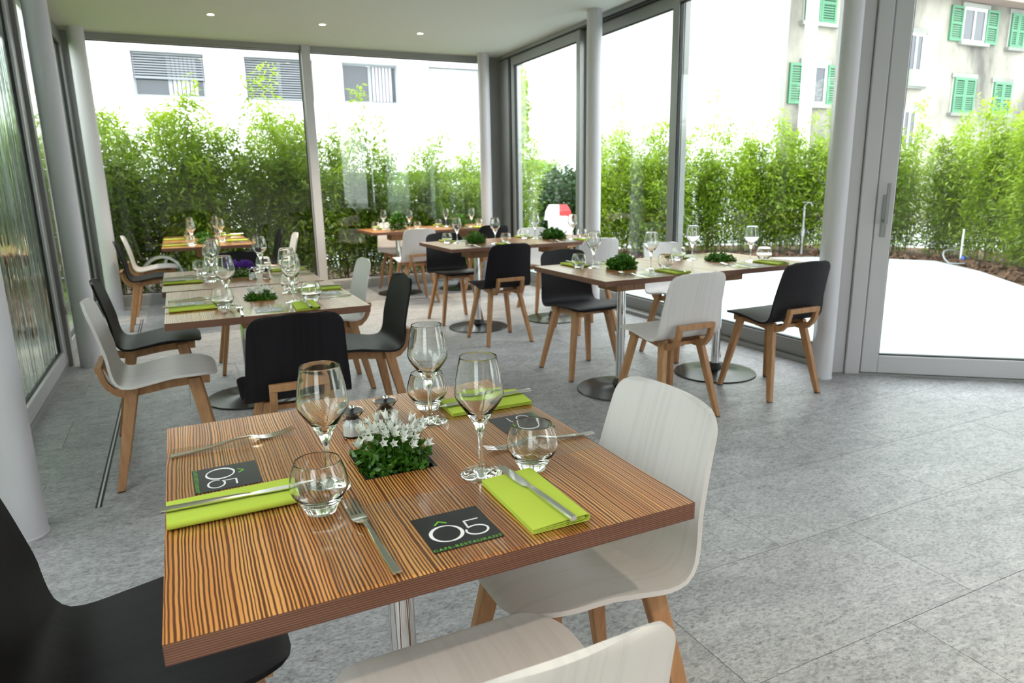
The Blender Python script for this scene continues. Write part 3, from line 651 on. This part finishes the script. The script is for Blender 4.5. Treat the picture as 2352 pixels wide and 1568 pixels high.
# ------------------------------------------------------------------ tableware prototypes
def wine_glass():
    rt = empty('wine_glass')
    bm = bmesh.new(); lathe(bm, [(0,0),(.036,0),(.038,.0012),(.036,.003),(.022,.0055),(.008,.0095),(.0048,.016),(.0042,.03),(.004,.05),(.0042,.068),(.0055,.08),(.009,.092),(.016,.106),(.026,.122),(.036,.136),(.0425,.147),(.044,.154),(.0432,.165),(.0405,.184),(.0368,.204),(.0335,.2195),(.0333,.2215),(.0330,.2222),(.0327,.2215),(.0326,.2195),(.0358,.204),(.0395,.184),(.0421,.165),(.0428,.154),(.0412,.148),(.034,.137),(.0235,.124),(.013,.113),(.006,.107),(0,.104)], 40)
    bm2obj('goblet', bm, GLASS, rt, 60); return rt
def tumbler():
    rt = empty('water_tumbler')
    bm = bmesh.new(); lathe(bm, [(0,0),(.024,0),(.026,.002),(.0285,.010),(.038,.026),(.0455,.038),(.0472,.046),(.0462,.056),(.0422,.073),(.0374,.0860),(.0368,.0876),(.0364,.0882),(.0359,.0876),(.0363,.0860),(.0410,.073),(.0450,.056),(.0459,.046),(.0440,.038),(.0355,.027),(.024,.018),(.012,.0145),(0,.0135)], 40)
    bm2obj('bowl', bm, GLASS, rt, 60); return rt
def ribbon(bm, path, y0, y1, th):
    """path in x-z swept along y, given thickness"""
    n = len(path); nor = []
    for i in range(n):
        d = (Vector(path[min(i+1,n-1)])-Vector(path[max(i-1,0)])).normalized(); nor.append(Vector((-d.y,d.x)))
    loop = [Vector(p)+nor[i]*th/2 for i, p in enumerate(path)] + [Vector(p)-nor[i]*th/2 for i, p in reversed(list(enumerate(path)))]
    a = [bm.verts.new((q.x,y0,q.y)) for q in loop]; b = [bm.verts.new((q.x,y1,q.y)) for q in loop]; m = len(loop)
    for i in range(m): bm.faces.new((a[i],a[(i+1)%m],b[(i+1)%m],b[i]))
    for i in range(n-1):
        for s in (a, b): bm.faces.new((s[i],s[i+1],s[m-2-i],s[m-1-i]))
def napkin():
    bm = bmesh.new(); arc = [(.044+.0055*math.cos(t), .0068+.0055*math.sin(t)) for t in [(-PI/2+PI*k/8) for k in range(9)]]
    ribbon(bm, [(-.05,.0010),(.0,.0010)]+arc+[(.02,.0112),(-.02,.0092),(-.05,.0072)], -.1, .1, .0013)
    ribbon(bm, [(-.05,.0030),(.0,.0034),(.038,.0060),(.041,.0075),(.036,.0088),(.0,.0066),(-.05,.0052)], -.1, .1, .0013)
    return bm2obj('napkin', bm, NAPK, None, 40)
def fork():
    rt = empty('fork'); bm = bmesh.new()
    S = lambda y, z, w_, t: [Vector((-w_,y,z-t)),Vector((w_,y,z-t)),Vector((w_,y,z+t)),Vector((-w_,y,z+t))]
    loft(bm, [S(-.122,.0024,.0062,.0018),(S(-.08,.0028,.0056,.0018)),S(-.03,.0060,.004,.0017),S(.005,.0110,.0032,.0017),S(.03,.0105,.0036,.0014)]); bev(bm, .0006, 1); bm2obj('handle', bm, STEEL, rt)
    bm = bmesh.new(); loft(bm, [S(.03,.0105,.0036,.0013),S(.038,.0082,.009,.0009),S(.05,.0042,.0118,.0008),S(.064,.0022,.0122,.0008),S(.074,.0024,.0120,.0008)]); bm2obj('head', bm, STEEL, rt, 40)
    for k in range(4):
        x = -.0096+k*.0064; bm = bmesh.new()
        loft(bm, [[p+Vector((x,0,0)) for p in S(.074,.0024,.0021,.0008)],[p+Vector((x,0,0)) for p in S(.098,.0046,.0017,.0007)],[p+Vector((x,0,0)) for p in S(.122,.0102,.0009,.0005)]]); bm2obj('tine', bm, STEEL, rt)
    return rt
def knife():
    rt = empty('knife'); bm = bmesh.new()
    S = lambda y, z, w_, t: [Vector((-w_*.7,y,z-t)),Vector((w_*.7,y,z-t)),Vector((w_,y,z-t*.3)),Vector((w_,y,z+t*.3)),Vector((w_*.7,y,z+t)),Vector((-w_*.7,y,z+t)),Vector((-w_,y,z+t*.3)),Vector((-w_,y,z-t*.3))]
    loft(bm, [S(-.122,.0038,.0060,.0036),S(-.07,.0038,.0060,.0036),S(-.005,.0036,.0048,.0034),S(.012,.0034,.0038,.0022)]); bm2obj('handle', bm, STEEL, rt, 30)
    bm = bmesh.new(); E = [(.012,.0042,-.0036),(.022,.006,-.0085),(.05,.0068,-.0105),(.085,.0066,-.0102),(.106,.004,-.0085),(.118,-.001,-.0058)]
    loft(bm, [[Vector((b,y,.0028)),Vector((a,y,.0024)),Vector((a,y,.0042)),Vector((b,y,.0032))] for y, a, b in E]); bm2obj('blade', bm, STEEL, rt, 30)
    return rt
def stroke(bm, pts, w_, z0, z1):
    P = [Vector(p) for p in pts]; n = len(P); L, Rr = [], []
    for i, p in enumerate(P):
        d = (P[min(i+1,n-1)]-P[max(i-1,0)]).normalized(); q = Vector((-d.y,d.x))*(w_[i] if isinstance(w_, list) else w_)/2
        L.append(p+q); Rr.append(p-q)
    for i in range(n-1):
        vs = [(L[i],L[i+1],Rr[i+1],Rr[i])]
        a = [bm.verts.new((v.x,v.y,z1)) for v in vs[0]]; bm.faces.new(a)
def card():
    S = .112; rt = empty('printed_card'); c = lambda u, v: ((u-.5)*S, (v-.5)*S)
    bm2obj('sheet', B(-S/2,S/2,-S/2,S/2,0,.0004), CARD, rt); z = .00052
    bm = bmesh.new(); pts = []; wd_ = []
    for k in range(49):
        a = 2*PI*k/48; pts.append(c(.33+.215*math.cos(a), .42+.215*math.sin(a))); wd_.append(S*(.022+.030*abs(math.sin((a-PI*.5+.35)))**1.5))
    stroke(bm, pts, wd_, 0, z); bm2obj('letter_ring', bm, INKW, rt)
    bm = bmesh.new(); stroke(bm, [c(.655,.635),c(.875,.635)], S*.028, 0, z); stroke(bm, [c(.66,.645),c(.652,.43)], S*.028, 0, z)
    stroke(bm, [c(.655,.435)]+[c(.745+.155*math.cos(a), .335+.125*math.sin(a)) for a in [math.radians(132-k*10) for k in range(35)]], S*.03, 0, z); bm2obj('number', bm, INKW, rt)
    bm = bmesh.new(); stroke(bm, [c(.25,.695),c(.34,.785)], S*.026, 0, z); stroke(bm, [c(.335,.785),c(.43,.70)], S*.026, 0, z); bm2obj('accent', bm, INKG, rt)
    cu = bpy.data.curves.new('t', 'FONT'); cu.body = 'CAFE-RESTAURANT'; cu.size = .0094; cu.align_x = 'CENTER'; cu.space_character = 1.22
    to = bpy.data.objects.new('t', cu); COL.objects.link(to); dg = bpy.context.evaluated_depsgraph_get(); dg.update()
    me = bpy.data.meshes.new_from_object(to.evaluated_get(dg)); COL.objects.unlink(to); bpy.data.objects.remove(to)
    wds = [v.co.x for v in me.vertices]; k = S*.97/(max(wds)-min(wds)); me.transform(Matrix.Diagonal((k,1,1,1)))
    me.materials.append(INKG); o = bpy.data.objects.new('lettering', me); COL.objects.link(o); o.parent = rt; o.location = (0,-S/2+.0026,z)
    return rt
def placemat():
    bm = bmesh.new(); n = 14; V = [[bm.verts.new((-.2+.4*i/n, -.118+.236*j/n, .0002+.0003*math.sin(i*1.7+j*.9))) for j in range(n+1)] for i in range(n+1)]
    for i in range(n):
        for j in range(n): bm.faces.new((V[i][j],V[i+1][j],V[i+1][j+1],V[i][j+1]))
    bmesh.ops.solidify(bm, geom=bm.faces[:], thickness=.0003)
    return bm2obj('placemat', bm, FILM, None, 60)
PR = {'wine': wine_glass(), 'tumbler': tumbler(), 'napkin': napkin(), 'fork': fork(), 'knife': knife(), 'card': card(), 'mat': placemat()}
usedp = set()
INFO = {'wine': ('tall stemmed wine glass', 'wine glass', 'wine glasses'), 'tumbler': ('low round water tumbler', 'tumbler', 'water tumblers'), 'napkin': ('folded lime green napkin', 'napkin', 'lime napkins'),
        'fork': ('steel fork', 'fork', 'forks'), 'knife': ('steel knife lying on the napkin', 'knife', 'knives'), 'card': ('black card printed with a white number', 'card', 'printed cards'), 'mat': ('clear plastic placemat', 'placemat', 'clear placemats')}
def put(kind, x, y, z, rz, where):
    o = copy_tree(PR[kind]) if kind in usedp else PR[kind]; usedp.add(kind)
    o.location = (x,y,z); o.rotation_euler = (0,0,rz); a, c, g_ = INFO[kind]
    return tag(o, a+', '+where, c, g_)
GEN = {'card': (0,.10,0), 'napkin': (.148,.112,0), 'knife': (.15,.115,.0), 'fork': (-.125,.125,0), 'wine': (.115,.262,0), 'tumbler': (.205,.24,0), 'mat': (0,.125,0)}
Rj = random.Random(5)
def setting(tb, side, over={}, skip=()):
    x0, x1, y0, y1 = TB[tb]; ex, ey, a = {'front': ((x0+x1)/2,y0,0), 'back': ((x0+x1)/2,y1,PI), 'left': (x0,(y0+y1)/2,-PI/2), 'right': (x1,(y0+y1)/2,PI/2)}[side]
    ex += over.get('dx',0); ey += over.get('dy',0)
    where = side+' place of '+('the ' if tb == 'T1' else '')+TN[tb]
    for k, (u, v, r) in GEN.items():
        if k in skip: continue
        if k in over: u, v, r = over[k]
        elif tb != 'T1': u += Rj.uniform(-.008,.008); v += Rj.uniform(-.008,.008); r += Rj.uniform(-.04,.04)
        z = TH + {'card': .0009, 'mat': .0004, 'napkin': .0013, 'knife': .0013+.0122, 'fork': .0013, 'wine': .0002, 'tumbler': .0002}[k]
        put(k, ex+u*math.cos(a)-v*math.sin(a), ey+u*math.sin(a)+v*math.cos(a), z, a+r, where)
setting('T1', 'front', {'dx': .012, 'napkin': (.146,.126,-.01), 'knife': (.153,.138,.055), 'fork': (-.124,.137,.05), 'wine': (.115,.270,0), 'tumbler': (.209,.249,0)})
setting('T1', 'left', {'dy': .068, 'card': (0,.10,.02), 'napkin': (.132,.103,.02), 'knife': (.136,.118,-.02), 'fork': (-.166,.128,.155), 'wine': (.134,.261,0), 'tumbler': (.219,.231,0)})
setting('T1', 'right', {'dy': .066, 'card': (.0,.083,0), 'napkin': (.157,.10,-.02), 'knife': (.158,.098,.05), 'fork': (-.125,.1,-.05), 'wine': (.107,.255,0), 'tumbler': (.198,.23,0)})
for t, sides in (('T2a',('left','front','right')),('T2b',('left','right','back')),('T3a',('left','right')),('T3b',('left','right')),('T4a',('front','back')),('T4b',('front','back')),('T5a',('front','back')),('T5b',('front','back')),('T6a',('front','back')),('T6b',('front','back'))):
    for s in sides: setting(t, s)

# salt and pepper mills
def mill(fill):
    rt = empty('spice_mill'); bm = bmesh.new()
    lathe(bm, [(0,0),(.021,0),(.0225,.003),(.0225,.030),(.019,.036),(.0155,.039),(.0145,.039),(.0175,.035),(.0208,.029),(.0208,.004),(0,.0035)], 28); bm2obj('jar', bm, GLASS, rt, 50)
    bm = bmesh.new(); lathe(bm, [(0,.0042),(.0200,.0042),(.0200,.026),(.010,.028),(0,.0275)], 24); bm2obj('contents', bm, fill, rt, 40)
    bm = bmesh.new(); lathe(bm, [(0,.0392),(.0140,.0392),(.0140,.043),(.007,.046),(.007,.050),(.022,.0545),(.0225,.056),(0,.0555)], 24); bm2obj('grinder', bm, TRAY, rt, 40)
    bm = bmesh.new(); lathe(bm, [(.0155,.0395),(.017,.042),(.020,.047),(.0285,.0575),(.0280,.0580),(.0188,.0475),(.0160,.043),(.0148,.0395)], 28, closed=True); bm2obj('collar', bm, GLASS, rt, 50)
    bm = bmesh.new(); bmesh.ops.create_uvsphere(bm, u_segments=16, v_segments=10, radius=.0068); bmesh.ops.translate(bm, verts=bm.verts[:], vec=(0,0,.0625)); bm2obj('knob', bm, CHROME, rt, 60)
    return rt
ms, mp = mill(SALT), mill(PEPPER)
def mills(x, y, dx, dy, where, new):
    for k, (pr, lab) in enumerate(((ms,'glass salt mill with flared dark top, '),(mp,'glass pepper mill with flared dark top, '))):
        o = copy_tree(pr) if new else pr; o.location = (x+dx*k, y+dy*k, TH); tag(o, lab+where, 'mill', 'salt and pepper mills')
mills(.358,.563,.081,.032,'behind white flowers on the closest table', False)
for t in ('T2b','T4a','T5b','T6a'): x0,x1,y0,y1 = TB[t]; mills((x0+x1)/2+.06,(y0+y1)/2-.17 if t == 'T2b' else (y0+y1)/2+.13,.075,-.02,'on the '+TN[t], True)

# plants sunk into the tables
def trough(rt):
    bm = bmesh.new()
    for q in ((-.066,-.062,-.066,.066),(.062,.066,-.066,.066),(-.062,.062,-.066,-.062),(-.062,.062,.062,.066)): box(bm, q[0],q[1],q[2],q[3],-.10,-.001)
    box(bm, -.066,.066,-.066,.066,-.104,-.10); bm2obj('tray', bm, TRAY, rt); bm2obj('soil', B(-.061,.061,-.061,.061,-.06,-.035), SOILP, rt)
def leaves_bm(R, n, rad, h, ls, flat=.5, z0=-.03):
    bm = bmesh.new()
    for k in range(n):
        a = R.random()*2*PI; r = rad*math.sqrt(R.random()); z = z0+R.random()**.6*(h-z0)*(1-.45*(r/rad)**2)
        ax = max(-1,min(1,1.15*math.cos(a)))*r; ay = max(-1,min(1,1.15*math.sin(a)))*r; p = Vector((ax,ay,z))
        d = Vector((R.gauss(0,1),R.gauss(0,1),R.gauss(.4,.6))).normalized(); L = ls*R.uniform(.6,1.3); s = d.cross(Vector((R.gauss(0,.6),R.gauss(0,.6),1))).normalized()*L*flat
        m_ = p+d*L*.45+Vector((0,0,L*.06)); v = [bm.verts.new(p),bm.verts.new(m_+s),bm.verts.new(p+d*L),bm.verts.new(m_-s)]; bm.faces.new(v)
    return bm
def bell_mesh():
    bm = bmesh.new(); n = 5; rings = []
    for r, z, tw in ((.0015,0,0),(.0045,.004,0),(.0058,.010,0),(.0066,.014,0)):
        rings.append([bm.verts.new((r*math.cos(2*PI*i/15), r*math.sin(2*PI*i/15), z)) for i in range(15)])
    for a, b in zip(rings, rings[1:]):
        for i in range(15): bm.faces.new((a[i],a[(i+1)%15],b[(i+1)%15],b[i]))
    for k in range(5):
        i = 3*k; a = 2*PI*(i+1)/15
        tip = bm.verts.new((.0112*math.cos(a), .0112*math.sin(a), .0215)); t = rings[-1]
        bm.faces.new((t[i],t[i+1],tip)); bm.faces.new((t[i+1],t[(i+2)%15],tip))
    return bm
bell = None
def flower_tray(loc, nfl, col, lab, h=.055, seed=1, spread=.07, nl=900, fs=1.0):
    global bell
    R = random.Random(seed); rt = tag(empty('potted_bellflower', loc), lab, 'plant'); trough(rt)
    tag(bm2obj('foliage', leaves_bm(R, nl, spread, h*.72, .014, .36), LEAFH, rt), kind='stuff')
    st = bmesh.new()
    for k in range(nfl):
        a = R.random()*2*PI; r = spread*1.02*math.sqrt(R.random()); p = Vector((r*math.cos(a), r*math.sin(a), h*R.uniform(.62,1.0)*(1-.25*(r/spread)**2)))
        d = Vector((math.cos(a)*R.uniform(.1,.9), math.sin(a)*R.uniform(.1,.9)-.25, R.uniform(.3,1))).normalized()
        tube(st, [(p.x*.6,p.y*.6,-.03), tuple(p)], .0007, 4)
        if bell is None: o = bm2obj('flower', bell_mesh(), col, rt, 60); bell = o.data
        else:
            o = bpy.data.objects.new('flower', bell); COL.objects.link(o); o.parent = rt
            if col is not PETAL: o.data = bell2
        o.location = p; o.rotation_euler = d.to_track_quat('Z','Y').to_euler(); o.scale = (fs*R.uniform(.85,1.2),)*3
    tag(bm2obj('stems', st, LEAFH, rt), kind='stuff'); return rt
flower_tray((.394,.394,TH), 62, PETAL, 'white bellflowers in black tray sunk into the closest table', .078, 3, .068, 1000, .8)
bell2 = bell.copy(); bell2.materials.clear(); bell2.materials.append(PURP)
x0,x1,y0,y1 = TB['T2a']; flower_tray(((x0+x1)/2,(y0+y1)/2,TH), 22, PETAL, "small white flowers in tray on the left row's first table", .05, 4)
x0,x1,y0,y1 = TB['T2b']; flower_tray(((x0+x1)/2,(y0+y1)/2,TH), 60, PURP, "bright purple flowers in tray on the left row's second table", .085, 5, .065, 500, 1.3)
def herb(tb, lab, n, rad, h, ls, flat, seed):
    x0,x1,y0,y1 = TB[tb]; rt = tag(empty('potted_herb', ((x0+x1)/2,(y0+y1)/2,TH)), lab, 'plant', 'green plants on the tables'); trough(rt)
    tag(bm2obj('foliage', leaves_bm(random.Random(seed), n, rad, h, ls, flat), LEAFH, rt), kind='stuff')
herb('T3a', "flat green cushion plant on the left row's third table", 900, .085, .06, .02, .4, 1)
herb('T3b', "green cushion plant on the left row's last table", 900, .085, .06, .02, .4, 9)
herb('T4a', "round curly green plant on the terrace side pair's left table", 1500, .075, .085, .02, .42, 2)
herb('T4b', "low green plant on the terrace side pair's right table", 1000, .08, .045, .02, .4, 3)
herb('T5a', "spiky dark green plant on the middle pair's left table", 700, .075, .08, .04, .12, 4)
herb('T5b', "bushy green plant on the middle pair's right table", 1200, .095, .09, .035, .25, 5)
herb('T6a', "tall leafy green plant on the back corner pair's left table", 700, .08, .2, .04, .25, 6)
herb('T6b', "grassy bright green plant on the back corner pair's right table", 900, .08, .13, .05, .1, 7)
